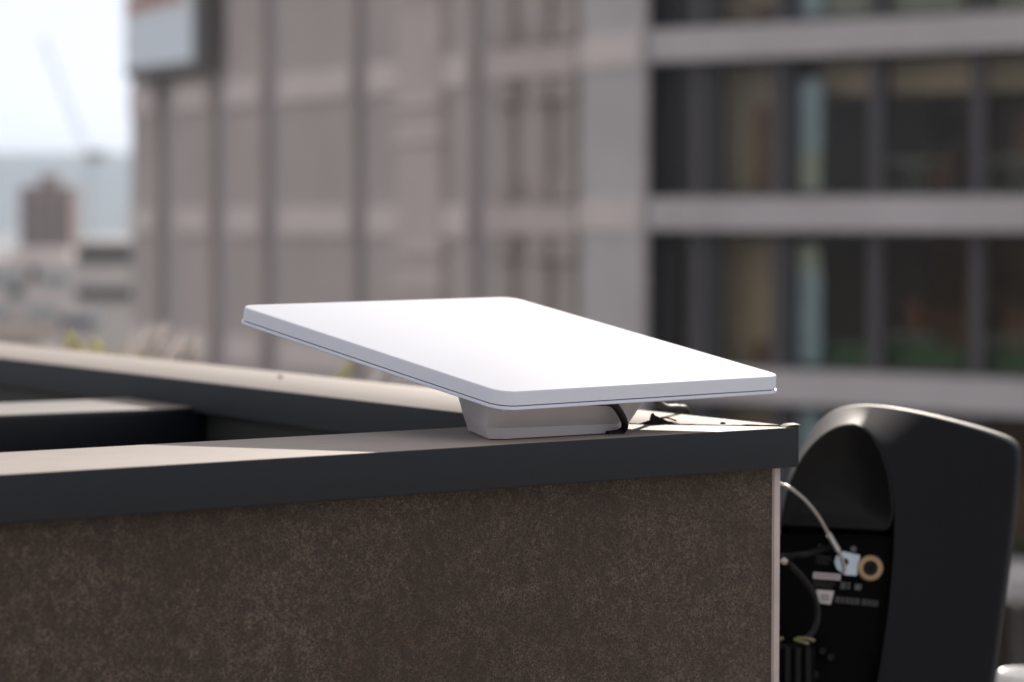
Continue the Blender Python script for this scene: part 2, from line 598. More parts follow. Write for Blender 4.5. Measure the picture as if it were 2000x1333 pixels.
RC = 0.0135
bm = bmesh.new()
rings = []
for k in range(6):
    a = math.radians(90 * k / 5)
    rings.append(rrect(0.0014 * (1 - math.sin(a)), -0.0014 * (1 - math.cos(a)), RC))
rings = [rrect(0.0012, 0, RC)] + rings[::-1][5:] if False else [rrect(0.0009, 0, RC), rrect(0.00055, -0.00006, RC), rrect(0.00025, -0.00025, RC), rrect(0.00006, -0.00055, RC), rrect(0.0, -0.0009, RC), rrect(-0.0006, -0.0092, RC), rrect(0.0008, -0.0093, RC)]
loft(bm, rings, cap0=True, cap1=True)
obj('radome', bm, M_white, ant, smooth=True)
bm = bmesh.new()
loft(bm, [rrect(0.0010, -0.0092, RC), rrect(0.0010, -0.0106, RC)], cap0=True, cap1=True)
obj('joint', bm, M_groove, ant)
bm = bmesh.new()
loft(bm, [rrect(0.0004, -0.0100, RC), rrect(-0.0010, -0.0100, RC), rrect(-0.0014, -0.0102, RC), rrect(-0.0014, -0.0117, RC), rrect(-0.0010, -0.0122, RC), rrect(0.0000, -0.0125, RC), rrect(0.010, -0.0126, RC), rrect(0.014, -0.0165, RC), rrect(0.06, -0.0185, RC)], cap0=True, cap1=True)
obj('back_shell', bm, M_white2, ant, smooth=True)


def under(x, y):
    """height of the panel's underside over (x, y)"""
    q = Vector((x, y, 0)) - PO
    # plane through PO - nn*0.0125
    return (-(q.x * nn.x + q.y * nn.y) - 0.0125) / nn.z + PO.z


# foot: a boat-shaped block, wider at the top, with a recessed front face
def V3(x, y, z=None, dz=0.0):
    return Vector((x, y, (under(x, y) + dz) if z is None else z))


bm = bmesh.new()
bot = [V3(-0.2529, 0.0368, 0.0006), V3(-0.2440, 0.0312, 0.0006), V3(-0.1425, 0.0302, 0.0006), V3(-0.1375, 0.0330, 0.0012), V3(-0.1000, 0.0750, 0.0035), V3(-0.1200, 0.1150, 0.004), V3(-0.215, 0.105, 0.001)]
mid_ = [V3(-0.2550, 0.0366, 0.0085), V3(-0.2470, 0.0318, 0.0078), V3(-0.1440, 0.0306, 0.0066), V3(-0.1345, 0.0350, 0.0075), V3(-0.0850, 0.0765, 0.0110), V3(-0.1100, 0.1180, 0.012), V3(-0.2185, 0.1065, 0.012)]
top_ = [V3(-0.2625, 0.0240, None, 0.004), V3(-0.2525, 0.0125, None, 0.004), V3(-0.1500, 0.0120, None, 0.004), V3(-0.1390, 0.0300, None, 0.004), V3(-0.0480, 0.0785, None, 0.004), V3(-0.0850, 0.1220, None, 0.004), V3(-0.226, 0.111, None, 0.004)]
loft(bm, [bot, mid_, top_], cap0=True, cap1=True)
bmesh.ops.recalc_face_normals(bm, faces=bm.faces[:])
bmesh.ops.bevel(bm, geom=[e for e in bm.edges], offset=0.00022, segments=2, profile=0.5, affect='EDGES', clamp_overlap=True)
foot = obj('foot', bm, M_foot, ant, smooth=True)
# thin rubber pad beneath the foot
bm = bmesh.new()
prism(bm, [(-0.250, 0.0385), (-0.243, 0.034), (-0.143, 0.033), (-0.139, 0.036), (-0.108, 0.074), (-0.125, 0.108), (-0.212, 0.100)], 0.0001, 0.0007)
obj('rubber_pad', bm, M_rubber, ant)
# small screw dimple in the foot's front
bm = bmesh.new()
bmesh.ops.create_uvsphere(bm, u_segments=10, v_segments=6, radius=0.0009)
for q in bm.verts: q.co += Vector((-0.1625, 0.0326, 0.0072))
obj('screw', bm, M_groove, ant, smooth='all')

# power cable: from under the panel round the foot, then over the side coping
def on_y(x, y, yy):
    d = ray(x, y)
    return CAM + d * ((yy - CAM.y) / d.y)


cp = [V3(-0.190, 0.020, 0.0235), V3(-0.172, 0.011, 0.0232)] + [on_y(*q) for q in ((1188, 786, 0.009), (1200, 792, 0.010), (1212, 808, 0.014), (1219.5, 824, 0.020), (1219, 837, 0.025), (1210, 845, 0.0275), (1198, 847.5, 0.028), (1186, 849, 0.0285))]
bm = bmesh.new()
tube(bm, smooth_path(cp, 8), 0.0025, 12)
tag(obj('power_cable', bm, M_rubber, smooth='all'), 'thick black cable looped round the right end of the white antenna foot', 'cable')
ed = on_z(1325, 807.6, 0)
cp = [V3(-0.10, 0.085, 0.026), V3(-0.078, 0.083, 0.0245), V3(-0.050, 0.098, 0.0180), V3(-0.022, 0.122, 0.0110), V3(0.005, 0.143, 0.0062), V3(0.0335, 0.160, 0.0040), V3(0.052, 0.172, 0.000), V3(0.062, 0.180, -0.02), V3(0.066, 0.186, -0.10), V3(0.072, 0.19, -0.35), V3(0.08, 0.20, TZ + 0.003)]
bm = bmesh.new()
tube(bm, smooth_path(cp, 8), 0.0027, 12)
tag(obj('power_cable', bm, M_rubber, smooth='all'), 'black cable leading from under the white panel over the far edge of the coping', 'cable')

# torn black scrap caught in the mitre joint, with a pale dry flake beside it
bm = bmesh.new()
c0 = on_z(1290, 829, 0)
prof = [(-0.0165, 0.0), (-0.012, 0.0015), (-0.0078, 0.0028), (-0.0068, 0.0072), (-0.0052, 0.0082), (-0.0035, 0.0062), (0.0005, 0.0042), (0.005, 0.0022), (0.0095, 0.0016), (0.0135, 0.0003)]
r0 = [c0 + CR * a + Z * (b_ + 0.0001) for a, b_ in prof]
r1 = [c0 + CR * (a * 0.92) + Vector((CF.x, CF.y, 0)) * 0.007 + Z * (b_ * 0.55 + 0.0001) for a, b_ in prof]
base0 = [c0 + CR * a - Vector((CF.x, CF.y, 0)) * 0.004 for a, b_ in prof]
loft(bm, [[q + Z * 0.0002 for q in base0], r0, r1, [Vector((q.x, q.y, 0.0002)) for q in r1]], closed=False)
for q in bm.verts: q.co += Vector((noise.noise(q.co * 300), noise.noise(q.co * 310 + X), 0)) * 0.0006
obj_s = obj('torn_scrap', bm, M_scrap)
tag(obj_s, 'torn black scrap standing up in the mitre joint of the coping', 'debris')
bm = bmesh.new()
c1 = on_z(1308, 826, 0)
r0 = [c1 + CR * a + Z * (b_ + 0.0006) for a, b_ in ((-0.0065, 0.0035), (-0.003, 0.0038), (0.001, 0.0026), (0.005, 0.0012))]
r1 = [q + Vector((CF.x, CF.y, 0)) * 0.005 - Z * 0.001 for q in r0]
loft(bm, [r0, r1, [q - Z * 0.0004 for q in r1], [q - Z * 0.0004 for q in r0]], closed=False)
tag(obj('dry_flake', bm, M_leaf), 'pale yellow dry leaf flake leaning on the black scrap in the coping joint', 'debris')
for k, (x, y, s) in enumerate(((1412, 828.5, 0.0028), (1226, 826.5, 0.002), (1532, 831.5, 0.0032))):
    b = bmesh.new()
    q = on_z(x, y, 0)
    bmesh.ops.create_icosphere(b, subdivisions=2, radius=s * 0.55)
    for w in b.verts:
        w.co *= 1 + 0.4 * noise.noise(w.co * 600 + X * k)
        w.co.x *= 1.6
        w.co.z *= 0.6
        w.co += q + Z * (s * 0.25)
    tag(obj('dirt_crumb', b, M_seal, smooth='all'), ('brown dirt crumb in the coping joint, right of the black scrap', 'brown dirt crumb in the coping joint beside the antenna cable', 'brown dirt crumb in the coping joint at the outer corner')[k], 'dirt', 'dirt crumbs along the coping joint')

# ------------------------------------------------------------------ loudspeaker
spk = thing('loudspeaker', (at(1760, 900, 2.52).x, at(1760, 900, 2.52).y, TZ), 'tall black moulded loudspeaker seen from behind, standing beyond the wall corner', 'loudspeaker')
A = [(1506, 1880), (1508, 1500), (1511, 1345), (1513, 1200), (1516, 1100), (1522, 1030), (1534, 966), (1554, 909), (1583, 869), (1616, 840), (1653, 826), (1680, 828), (1703, 845), (1724, 880), (1738, 921), (1745, 967), (1747, 1040), (1744, 1100), (1737, 1180), (1726, 1260), (1711, 1345), (1690, 1500), (1650, 1880)]
B = [(1490, 1880), (1494, 1500), (1499, 1345), (1505, 1200), (1511, 1100), (1519, 1010), (1534, 940), (1558, 884), (1584, 842), (1612, 808), (1653, 791), (1700, 790), (1752, 795), (1832, 811), (1915, 833), (1968, 850), (1997, 866), (1993, 920), (1988, 990), (1976, 1090), (1962, 1200), (1943, 1345), (1920, 1500)]
B.append((1862, 1880))
# give A the same count as B
A.insert(16, (1747, 1000))
nA = len(A)
TA, TB = 2.40, 2.475
ringsS = []


def mix2(a, b, k):
    return (a[0] + (b[0] - a[0]) * k, a[1] + (b[1] - a[1]) * k)


cen = (1740, 1120)
def spk_depth(p2, k):
    """rounded shoulder on the left, upright flank on the right"""
    wr = min(1, max(0, (p2[0] - 1640) / 150))
    wr = wr * wr * (3 - 2 * wr)
    flank = min(1, max(0, (p2[0] - 1735) / 250)) ** 0.9
    return TA + 0.062 * ((1 - wr) * k + wr * flank * 0.85) + 0.004 * k


for k in (0.0, 0.08, 0.28, 0.52, 0.76, 0.93, 0.965):
    ringsS.append([at(*mix2(a, b, k), spk_depth(mix2(a, b, k), k)) for a, b in zip(A, B)])
ringsS.append([at(*b, spk_depth(b, 1) + 0.012) for b in B])
ringsS.append([at(*b, spk_depth(b, 1) + 0.020) for b in B])
ringsS.append([at(b[0] - (b[0] - cen[0]) * 0.02, b[1] - (b[1] - cen[1]) * 0.02, spk_depth(b, 1) + 0.045) for b in B])
for r in ringsS:
    for q in (r[0], r[-1]):
        q.z = TZ + 0.02
bm = bmesh.new()
vr = loft(bm, ringsS, closed=False, cap1=False)
bm.faces.new([r[0] for r in vr] + [r[-1] for r in vr[::-1]])
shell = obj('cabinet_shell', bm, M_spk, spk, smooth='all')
sub = shell.modifiers.new('sub', 'SUBSURF')
sub.levels = sub.render_levels = 2
# front grille closing the far side
bm = bmesh.new()
fr = [at(b[0] - (b[0] - cen[0]) * 0.03, b[1] - (b[1] - cen[1]) * 0.03, spk_depth(b, 1) + 0.043) for b in B]
fb = [at(b[0] - (b[0] - cen[0]) * 0.10, b[1] - (b[1] - cen[1]) * 0.08, TB + 0.05) for b in B]
for r in (fr, fb):
    for q in (r[0], r[-1]): q.z = TZ + 0.021
loft(bm, [fr, fb], closed=True, cap1=True)
obj('front_grille', bm, M_grille, spk, smooth=True)
# plinth
bm = bmesh.new()
pl = [at(x, 1880, t) for x, t in ((1510, 2.41), (1655, 2.41), (1855, 2.60), (1500, 2.62))]
prism(bm, [(q.x, q.y) for q in pl], TZ, TZ + 0.03)
obj('plinth', bm, M_spkdark, spk)
# handle cover: shallow bowl in the arch
bm = bmesh.new()
arch = [(1524, 1028)] + [q for q in A[6:17]] + [(1745, 1012), (1740, 1030), (1728, 1038)]
ca_ = (1640, 960)
def sh(q, k): return (q[0] + (ca_[0] - q[0]) * k, q[1] + (ca_[1] - q[1]) * k)
loft(bm, [[at(*sh(q, 0.012), TA + 0.004) for q in arch], [at(*sh(q, 0.022), TA - 0.002) for q in arch], [at(*sh(q, 0.05), TA - 0.003) for q in arch], [at(*sh(q, 0.30), TA + 0.006) for q in arch], [at(*sh(q, 0.62), TA + 0.012) for q in arch]], cap1=True)
obj('handle_cover', bm, M_cover, spk, smooth=True)
# recessed connector panel below
bm = bmesh.new()
rp = [(1500, 1042), (1722, 1046), (1740, 1052), (1741, 1100), (1735, 1180), (1722, 1260), (1708, 1345), (1686, 1500), (1646, 1880), (1500, 1880)]
f0 = [at(*q, TA + 0.012) for q in rp]
f1 = [at(*q, TA + 0.03) for q in rp]
for r in (f0, f1):
    for q in r[-2:]: q.z = TZ + 0.022
loft(bm, [f0, f1], cap0=True, cap1=True)
rear = obj('connector_panel', bm, M_spkdark, spk)
TP = TA + 0.011


def flat(name, pts, m, t, th=0.0012, par=None):
    b = bmesh.new()
    loft(b, [[at(*q, t) for q in pts], [at(*q, t + th) for q in pts]], cap0=True, cap1=True)
    return obj(name, b, m, par)


def disc(cx, cy, r, n=24, sy=1.0):
    return [(cx + r * math.cos(2 * math.pi * k / n), cy + sy * r * math.sin(2 * math.pi * k / n)) for k in range(n)]


# bracket with a hole: strip of quads round the hole
out_ = [(1680, 1085), (1645, 1077), (1633, 1087), (1630, 1098), (1635, 1112), (1650, 1123), (1673, 1125), (1677, 1105)]
hole = disc(1651, 1098, 7, 8)
hole = [hole[k] for k in (7, 6, 5, 4, 3, 2, 1, 0)]
bm = bmesh.new()
loft(bm, [[at(*q, TP - 0.004) for q in out_], [at(*q, TP - 0.004) for q in hole], [at(*q, TP - 0.002) for q in hole], [at(*q, TP - 0.002) for q in out_], [at(*q, TP - 0.004) for q in out_]])
br = obj('bracket_plate', bm, M_steel, spk)
bm = bmesh.new()
loft(bm, [[at(*q, TP - 0.005) for q in disc(1700, 1110, 25)], [at(*q, TP - 0.0058) for q in disc(1700, 1110, 23)], [at(*q, TP - 0.0058) for q in disc(1700, 1110, 15)], [at(*q, TP - 0.003) for q in disc(1700, 1110, 14)]])
loft(bm, [[at(*q, TP - 0.005) for q in disc(1700, 1110, 25)], [at(*q, TP + 0.001) for q in disc(1700, 1110, 25)]])
ws = obj('washer', bm, M_brass, spk, smooth=True)
bm = bmesh.new()
loft(bm, [[at(*q, TP - 0.0035) for q in disc(1700, 1110, 14)], [at(*q, TP - 0.0045) for q in disc(1700, 1110, 11)], [at(*q, TP - 0.0045) for q in disc(1700, 1110, 6, 24)], [at(*q, TP - 0.002) for q in disc(1700, 1110, 5, 24)]], cap1=True)
obj('bolt', bm, M_rubber, ws, smooth=True)
flat('screw', disc(1667, 1073, 6, 14), M_print, TP - 0.002, par=spk)
flat('screw', disc(1601, 1066, 3.5, 14), M_dim, TP - 0.002, par=spk)
st = flat('sticker', [(1589, 1118), (1642, 1122), (1641, 1134), (1588, 1130)], M_label, TP - 0.0012, par=spk)
bm = bmesh.new()
for k in range(7):
    x = 1593 + k * 6.6
    pp = [(x, 1122.2 + k * 0.5), (x + 4.2, 1122.5 + k * 0.5), (x + 4.0, 1126.8 + k * 0.5), (x - 0.2, 1126.5 + k * 0.5)]
    loft(bm, [[at(*q, TP - 0.0016) for q in pp], [at(*q, TP - 0.0012) for q in pp]], cap0=True, cap1=True)
obj('print', bm, M_print, st)
st = flat('sticker', [(1594, 1152), (1629, 1155), (1622, 1181), (1601, 1178)], M_label, TP - 0.0012, par=spk)
bm = bmesh.new()
for yy in (1161, 1166, 1171):
    pp = [(1602, yy), (1620, yy + 1.5), (1619.5, yy + 3.6), (1602.5, yy + 2.2)]
    loft(bm, [[at(*q, TP - 0.0016) for q in pp], [at(*q, TP - 0.0012) for q in pp]], cap0=True, cap1=True)
obj('print', bm, M_print, st)
# printed marks: two small approval marks, text lines and a longer grey legend (illegible in the photo)
bm = bmesh.new()
for pp in ([(1643, 1137), (1647, 1137), (1644, 1151), (1641, 1151)], [(1648, 1138), (1652, 1138), (1650, 1151), (1646, 1151)], [(1655, 1138), (1661, 1139), (1660, 1143), (1655, 1142)], [(1655, 1145), (1660, 1146), (1659, 1151), (1654, 1150)], [(1670, 1141), (1683, 1142), (1681, 1153), (1669, 1152)]):
    loft(bm, [[at(*q, TP - 0.0010) for q in pp], [at(*q, TP - 0.0002) for q in pp]], cap0=True, cap1=True)
obj('approval_marks', bm, M_print, spk)
bm = bmesh.new()
rr = random.Random(3)
for (x0, y0, x1, y1, hh) in ((1588, 1136, 1630, 1140, 2.6), (1588, 1142, 1626, 1146, 2.6), (1594, 1085, 1622, 1088, 2.2), (1594, 1091, 1624, 1094, 2.2), (1594, 1097, 1616, 1100, 2.2)):
    x = x0
    while x < x1 - 2:
        w = rr.uniform(2, 6)
        yy = y0 + (y1 - y0) * (x - x0) / (x1 - x0)
        pp = [(x, yy), (x + w, yy + 0.4), (x + w, yy + 0.4 + hh), (x, yy + hh)]
        loft(bm, [[at(*q, TP - 0.0010) for q in pp], [at(*q, TP - 0.0002) for q in pp]], cap0=True, cap1=True)
        x += w + 1.3
obj('printed_lines', bm, M_dim, spk)
bm = bmesh.new()
x = 1632
while x < 1714:
    w = rr.uniform(5, 9)
    y0 = 1165 + (x - 1632) * 0.10
    pp = [(x, y0), (x + w, y0 + 0.8), (x + w - 1, y0 + 13), (x - 1, y0 + 12)]
    loft(bm, [[at(*q, TP - 0.0010) for q in pp], [at(*q, TP - 0.0002) for q in pp]], cap0=True, cap1=True)
    x += w + (2 if abs(x - 1668) > 5 else 5)
obj('legend', bm, M_dim, spk)
# two knobs and a jack low on the rear panel
for (x, y, r) in ((1607, 1272, 7), (1622, 1284, 8), (1592, 1318, 8)):
    b = bmesh.new()
    loft(b, [[at(*q, TP + 0.002) for q in disc(x, y, r, 18)], [at(*q, TP - 0.010) for q in disc(x, y, r, 18)], [at(*q, TP - 0.012) for q in disc(x, y, r * 0.8, 18)]], cap1=True)
    obj('knob', b, M_rubber, spk, smooth=True)

# safety wire from the bracket to the wall


def on_wall(x, y, off=0.0095):
    """point on the outer face of the side leg seen at (x, y)"""
    d = ray(x, y)
    return CAM + d * ((off - CAM.dot(N)) / d.dot(N))


sw = thing('safety_wire', at(1600, 1010, 2.36), 'thin steel safety wire with crimped ferrule running from the loudspeaker to the wall', 'wire')
path = [(1521, 945, 2.33), (1545, 955, 2.34), (1575, 980, 2.355), (1600, 1012, 2.37), (1620, 1047, 2.385), (1638, 1077, 2.398), (1645, 1092, 2.402), (1650, 1110, 2.405), (1648, 1120, 2.405)]
bm = bmesh.new()
tube(bm, smooth_path([on_wall(1478, 936)] + [at(*q) for q in path], 8), 0.0014, 8)
obj('wire_rope', bm, M_wire, sw, smooth='all')
bm = bmesh.new()
tube(bm, [at(1619, 1045, 2.3845), at(1628, 1060, 2.391), at(1637, 1075, 2.397)], 0.0023, 10)
obj('ferrule', bm, M_ferrule, sw, smooth=True)
# black signal cable curving into the connector box, grey at its entry end
sc_ = thing('signal_cable', at(1590, 1180, 2.38), 'black cable curving from the wall edge down to the connector box behind the loudspeaker', 'cable')
path = [(1521, 1090, 2.34), (1546, 1106, 2.35), (1572, 1134, 2.36), (1590, 1165, 2.37), (1597, 1200, 2.37), (1590, 1230, 2.365), (1574, 1248, 2.36), (1562, 1262, 2.36)]
bm = bmesh.new()
tube(bm, smooth_path([on_wall(1480, 1072)] + [at(*q) for q in path], 8), 0.0024, 10)
obj('sheath', bm, M_rubber, sc_, smooth='all')
bm = bmesh.new()
tube(bm, smooth_path([at(*q) for q in ((1505, 1081, 2.335), (1521, 1090, 2.3395), (1534, 1098, 2.344))], 6), 0.0027, 10)
obj('sleeve', bm, M_wire, sc_, smooth='all')
bm = bmesh.new()
path = [(1530, 1087, 2.36), (1570, 1083, 2.385), (1606, 1073, 2.405), (1620, 1069, 2.412)]
tube(bm, smooth_path([on_wall(1476, 1084)] + [at(*q) for q in path], 8), 0.0026, 10)
tag(obj('signal_cable', bm, M_rubber, smooth='all'), 'black cable plugged straight into the rear panel beneath the handle cover', 'cable')
# connector box with stripped wires
cb = thing('connector_box', at(1556, 1330, 2.37), 'black connector box with stripped yellow wires at the loudspeaker base', 'connector')
bm = bmesh.new()
obox(bm, at(1556, 1252, 2.365), CR, Vector((CF.x, CF.y, 0)).normalized(), Z, -0.0145, 0.0135, -0.010, 0.012, -0.07, -0.0035)
bevel_all(bm, 0.002)
obj('housing', bm, M_spkdark, cb, smooth=True)
bm = bmesh.new()
obox(bm, at(1556, 1300, 2.365), CR, Vector((CF.x, CF.y, 0)).normalized(), Z, -0.006, 0.006, 0.0122, 0.050, -0.02, 0.006)
obj('mounting_arm', bm, M_spkdark, cb)
bm = bmesh.new()
for k in (-1, 0, 1):
    obox(bm, at(1556 + k * 20, 1290, 2.365), CR, Vector((CF.x, CF.y, 0)).normalized(), Z, -0.002, 0.002, -0.0125, -0.0101, -0.02, 0.012)
obj('ridges', bm, M_rubber, cb)
for q0, q1, q2 in (((1551, 1250), (1570, 1255), (1580, 1258)), ((1556, 1247), (1578, 1248), (1591, 1252)), ((1518, 1252), (1524, 1249), (1529, 1246))):
    b = bmesh.new()
    tube(b, smooth_path([at(*q0, 2.357), at(*q1, 2.353), at(*q2, 2.352)], 5), 0.0013, 8)
    obj('wire_end', b, M_yellow, cb, smooth='all')

# white pot at the lower right
pc = at(2010, 1310, 2.95)
pot = thing('white_pot', (pc.x, pc.y, TZ), 'white round glazed pot in the lower right corner behind the loudspeaker', 'pot')
bm = bmesh.new()
prof = [(0.022, 0.0), (0.026, 0.01), (0.031, 0.20), (0.0325, pc.z - TZ - 0.012), (0.031, pc.z - TZ - 0.003), (0.028, pc.z - TZ), (0.024, pc.z - TZ - 0.004), (0.022, pc.z - TZ - 0.05)]
loft(bm, [[Vector((pc.x + r * math.cos(2 * math.pi * k / 40), pc.y + r * math.sin(2 * math.pi * k / 40), TZ + z)) for k in range(40)] for r, z in prof], cap0=True, cap1=True)
obj('pot_body', bm, M_pot, pot, smooth='all')

# ------------------------------------------------------------------ grasses behind the wall


def blade(bm, base, tip, w, bend, n=9):
    side = (tip - base).cross(CF).normalized()
    L_, R_ = [], []
    for i in range(n + 1):
        t = i / n
        q = base.lerp(tip, t) + bend * (t * t - t)
        ww = w * min(1.0, (1 - t) * 22 + 0.08) * 0.5 + 0.0003
        L_.append(q - side * ww)
        R_.append(q + side * ww)
    M_ = [(l + r) * 0.5 - CF * 0.0012 for l, r in zip(L_, R_)]
    loft(bm, [L_, M_, R_, [m + CF * 0.0018 for m in M_], L_], closed=False)


PZ = -0.11
pl0, pl1 = at(-60, 435, 4.75), at(830, 435, 4.30)
pl = thing('planter', ((pl0.x + pl1.x) / 2, (pl0.y + pl1.y) / 2, TZ), 'long grey planter trough holding the grasses behind the parapet', 'planter')
pd = Vector((pl1.x - pl0.x, pl1.y - pl0.y, 0)).normalized()
pn = Vector((-pd.y, pd.x, 0))
plen = (Vector((pl1.x, pl1.y, 0)) - Vector((pl0.x, pl0.y, 0))).length
P0 = Vector((pl0.x, pl0.y, 0))
bm = bmesh.new()
for (x0, x1, y0, y1, zz) in ((0, plen, -0.30, -0.27, PZ), (0, plen, 0.27, 0.30, PZ), (0, 0.03, -0.269, 0.269, PZ), (plen - 0.03, plen, -0.269, 0.269, PZ)):
    obox(bm, P0, pd, pn, Z, x0, x1, y0, y1, TZ + 0.001, zz)
obj('trough', bm, M_mull2, pl)
bm = bmesh.new()
obox(bm, P0, pd, pn, Z, 0.031, plen - 0.031, -0.268, 0.268, TZ + 0.3, PZ - 0.012)
obj('soil', bm, M_seal, pl)


def tuft(name, tips, t, w, m, label, group, lean, bendk=0.012):
    """blades rooted in the planter soil; lean = how far (in the picture) a root lies left of its tip"""
    b = bmesh.new()
    mx = sum(q[0] for q in tips) / len(tips)
    for (tx, ty) in tips:
        tip = at(tx, ty, t + random.uniform(-0.04, 0.04))
        r0_ = at(tx - lean * random.uniform(0.7, 1.3) - (tx - mx) * 0.35, ty, t)
        base = Vector((r0_.x, r0_.y, PZ - 0.016))
        blade(b, base, tip, w * random.uniform(0.8, 1.2), CR * random.uniform(-1, 1) * bendk)
    o = obj(name, b, m, smooth='all')
    tag(o, label, 'grass', group)


def many(cx, cy, sx, sy, n):
    return [(cx + random.gauss(0, sx), cy + random.uniform(-sy, sy)) for _ in range(n)]


tuft('grass_tuft', [(131, 636), (139, 646), (146, 654), (152, 662), (124, 664), (161, 670), (135, 652)], 4.6, 0.010, M_grass, 'yellow-green grass tuft with the tallest tips, behind the rear coping at left', 'yellow-green grass tufts behind the parapet', -24)
tuft('grass_tuft', [(180, 660), (186, 654), (192, 664), (197, 670), (203, 676)], 4.6, 0.009, M_grass, 'short yellow-green grass tuft right of the tallest tuft behind the coping', 'yellow-green grass tufts behind the parapet', 6)
tuft('grass_tuft', many(258, 688, 28, 9, 14), 4.5, 0.008, M_grass, 'low yellow-green grass tuft just showing in front of the grey plumes', 'yellow-green grass tufts behind the parapet', 4)
tuft('grass_tuft', [(692, 701), (688, 704), (683, 710), (676, 718)], 4.4, 0.013, M_grass, 'slanting yellow-green grass blades under the raised edge of the white panel', 'yellow-green grass tufts behind the parapet', 60)
tuft('plume_grass', many(300, 646, 26, 27, 36), 4.7, 0.005, M_plume, 'feathery dry grey plume grass fanning up behind the rear coping', 'dry plume grasses behind the parapet', 55)
tuft('plume_grass', many(372, 672, 18, 24, 22), 4.7, 0.006, M_plume, 'smaller dry grey plume grass to the right of the feathery fan', 'dry plume grasses behind the parapet', 50)
tuft('plume_grass', [(754, 725), (744, 731), (766, 721), (737, 739)], 4.4, 0.013, M_plume, 'dry pinkish grass blades close under the white panel', 'dry plume grasses behind the parapet', 60)

# ------------------------------------------------------------------ office building opposite
C0 = Vector((40.40199, 44.3718, 0))
DL = Vector((0.20636, 0.97848, 0)).normalized()
DR = Vector((0.17038, -0.98538, 0)).normalized()
NL = DL.cross(Z)
if NL.dot(CAM - C0) < 0: NL = -NL
NR = DR.cross(Z)
if NR.dot(CAM - C0) < 0: NR = -NR
PER, TOPZ, SL = 3.47, 0.66, 0.67
bld = thing('office_building', (C0.x, C0.y, GZ), 'large concrete office building with window bands, filling the background', 'building')


def fbox(bm, side, u0, u1, w0, w1, z0, z1):
    d, n = (DL, NL) if side == 'L' else (DR, NR)
    obox(bm, C0, d, n, Z, u0, u1, w0, w1, z0, z1)


ROOF = TOPZ + PER * 4
# left wing: backing wall, panels, light spandrels, pilaster, ribs, corner column
bm = bmesh.new()
fbox(bm, 'L', 0.3, 29.7, -14, -0.25, GZ, ROOF)
obj('backing_wall', bm, M_chan, bld)
bays = [(7.85, 13.35), (14.25, 18.85), (20.0, 22.45), (23.65, 26.25), (27.75, 29.8)]
for (a, b_) in bays:
    bm = bmesh.new()
    fbox(bm, 'L', a, b_, -0.249, 0.0, GZ + 0.02, ROOF + 0.2)
    obj('wall_panel', bm, M_panel, bld)
    for k in range(-3, 4):
        zt = TOPZ + PER * k - 0.12
        bm = bmesh.new()
        fbox(bm, 'L', a + 0.06, b_ - 0.06, 0.003, 0.10, zt - 0.74, zt)
        obj('spandrel', bm, M_span, bld)
bm = bmesh.new()
fbox(bm, 'L', 9.15, 11.5, 0.004, 0.16, GZ + 0.03, ROOF + 0.1)
pil = obj('pilaster', bm, M_pil, bld)
for k in range(-3, 4):
    for dz in (-1.1, -1.95):
        zt = TOPZ + PER * k + dz
        bm = bmesh.new()
        fbox(bm, 'L', 9.05, 11.6, 0.02, 0.26, zt - 0.14, zt)
        obj('ledge', bm, M_span, pil)
bm = bmesh.new()
fbox(bm, 'L', 2.66, 7.0, -0.249, -0.10, GZ + 0.02, ROOF + 0.2)
obj('wall_panel', bm, M_panel, bld)
for uc, w in ((6.05, 0.62), (4.35, 0.62), (3.1, 0.55)):
    bm = bmesh.new()
    fbox(bm, 'L', uc - w / 2, uc + w / 2, -0.098, 0.10, GZ + 0.03, ROOF + 0.1)
    rb = obj('rib', bm, M_rib, bld)
    for k in range(-3, 4):
        zt = TOPZ + PER * k - 0.08
        for (za, zb2) in ((zt + 0.06, zt + 0.50), (zt - 1.25, zt - 0.80)):  # boxes put in for the recess shadows above and below each band
            bm = bmesh.new()
            fbox(bm, 'L', uc - w / 2 - 0.18, uc + w / 2 + 0.18, -0.097, 0.22, za, zb2)
            obj('recess_shade_block', bm, M_rib, rb)
for k in range(-3, 4):
    zt = TOPZ + PER * k - 0.08
    bm = bmesh.new()
    fbox(bm, 'L', 2.70, 6.95, -0.099, 0.14, zt - 0.72, zt)
    obj('spandrel', bm, M_pil, bld)
# corner column of pale concrete with slightly proud floor bands
bm = bmesh.new()
fbox(bm, 'L', 0.0, 2.62, -0.10, 0.06, GZ + 0.01, ROOF + 0.3)
obj('corner_column', bm, M_conc, bld)
for k in range(-3, 4):
    zt = TOPZ + PER * k - 0.02
    bm = bmesh.new()
    fbox(bm, 'L', 0.02, 2.60, 0.062, 0.12, zt - 0.68, zt)
    obj('column_band', bm, M_span, bld)
# right wing: floor bands with slabs, back wall, windows
UE = 24.0
for k in range(-6, 5):
    zt = TOPZ + PER * k
    bm = bmesh.new()
    fbox(bm, 'R', 0.12, UE, -0.62, 0.0, zt - SL, zt)
    obj('floor_band', bm, M_conc, bld)
    bm = bmesh.new()
    fbox(bm, 'R', 0.12, UE, -7.0, -0.63, zt - 0.50, zt - 0.06)
    obj('floor_slab', bm, M_ceil, bld)
bm = bmesh.new()
fbox(bm, 'R', 0.0, UE, -7.4, -7.02, GZ, ROOF)
obj('interior_wall', bm, M_int, bld)
bm = bmesh.new()
fbox(bm, 'R', UE + 0.01, UE + 0.4, -7.4, 0.0, GZ, ROOF)
obj('end_wall', bm, M_conc, bld)
bm = bmesh.new()
fbox(bm, 'R', 0.13, 0.45, -0.75, -0.42, GZ, ROOF - 0.1)
obj('dark_infill', bm, M_mull, bld)
bm = bmesh.new()
fbox(bm, 'R', 0.0, 0.11, -7.0, -0.14, GZ, ROOF - 0.05)
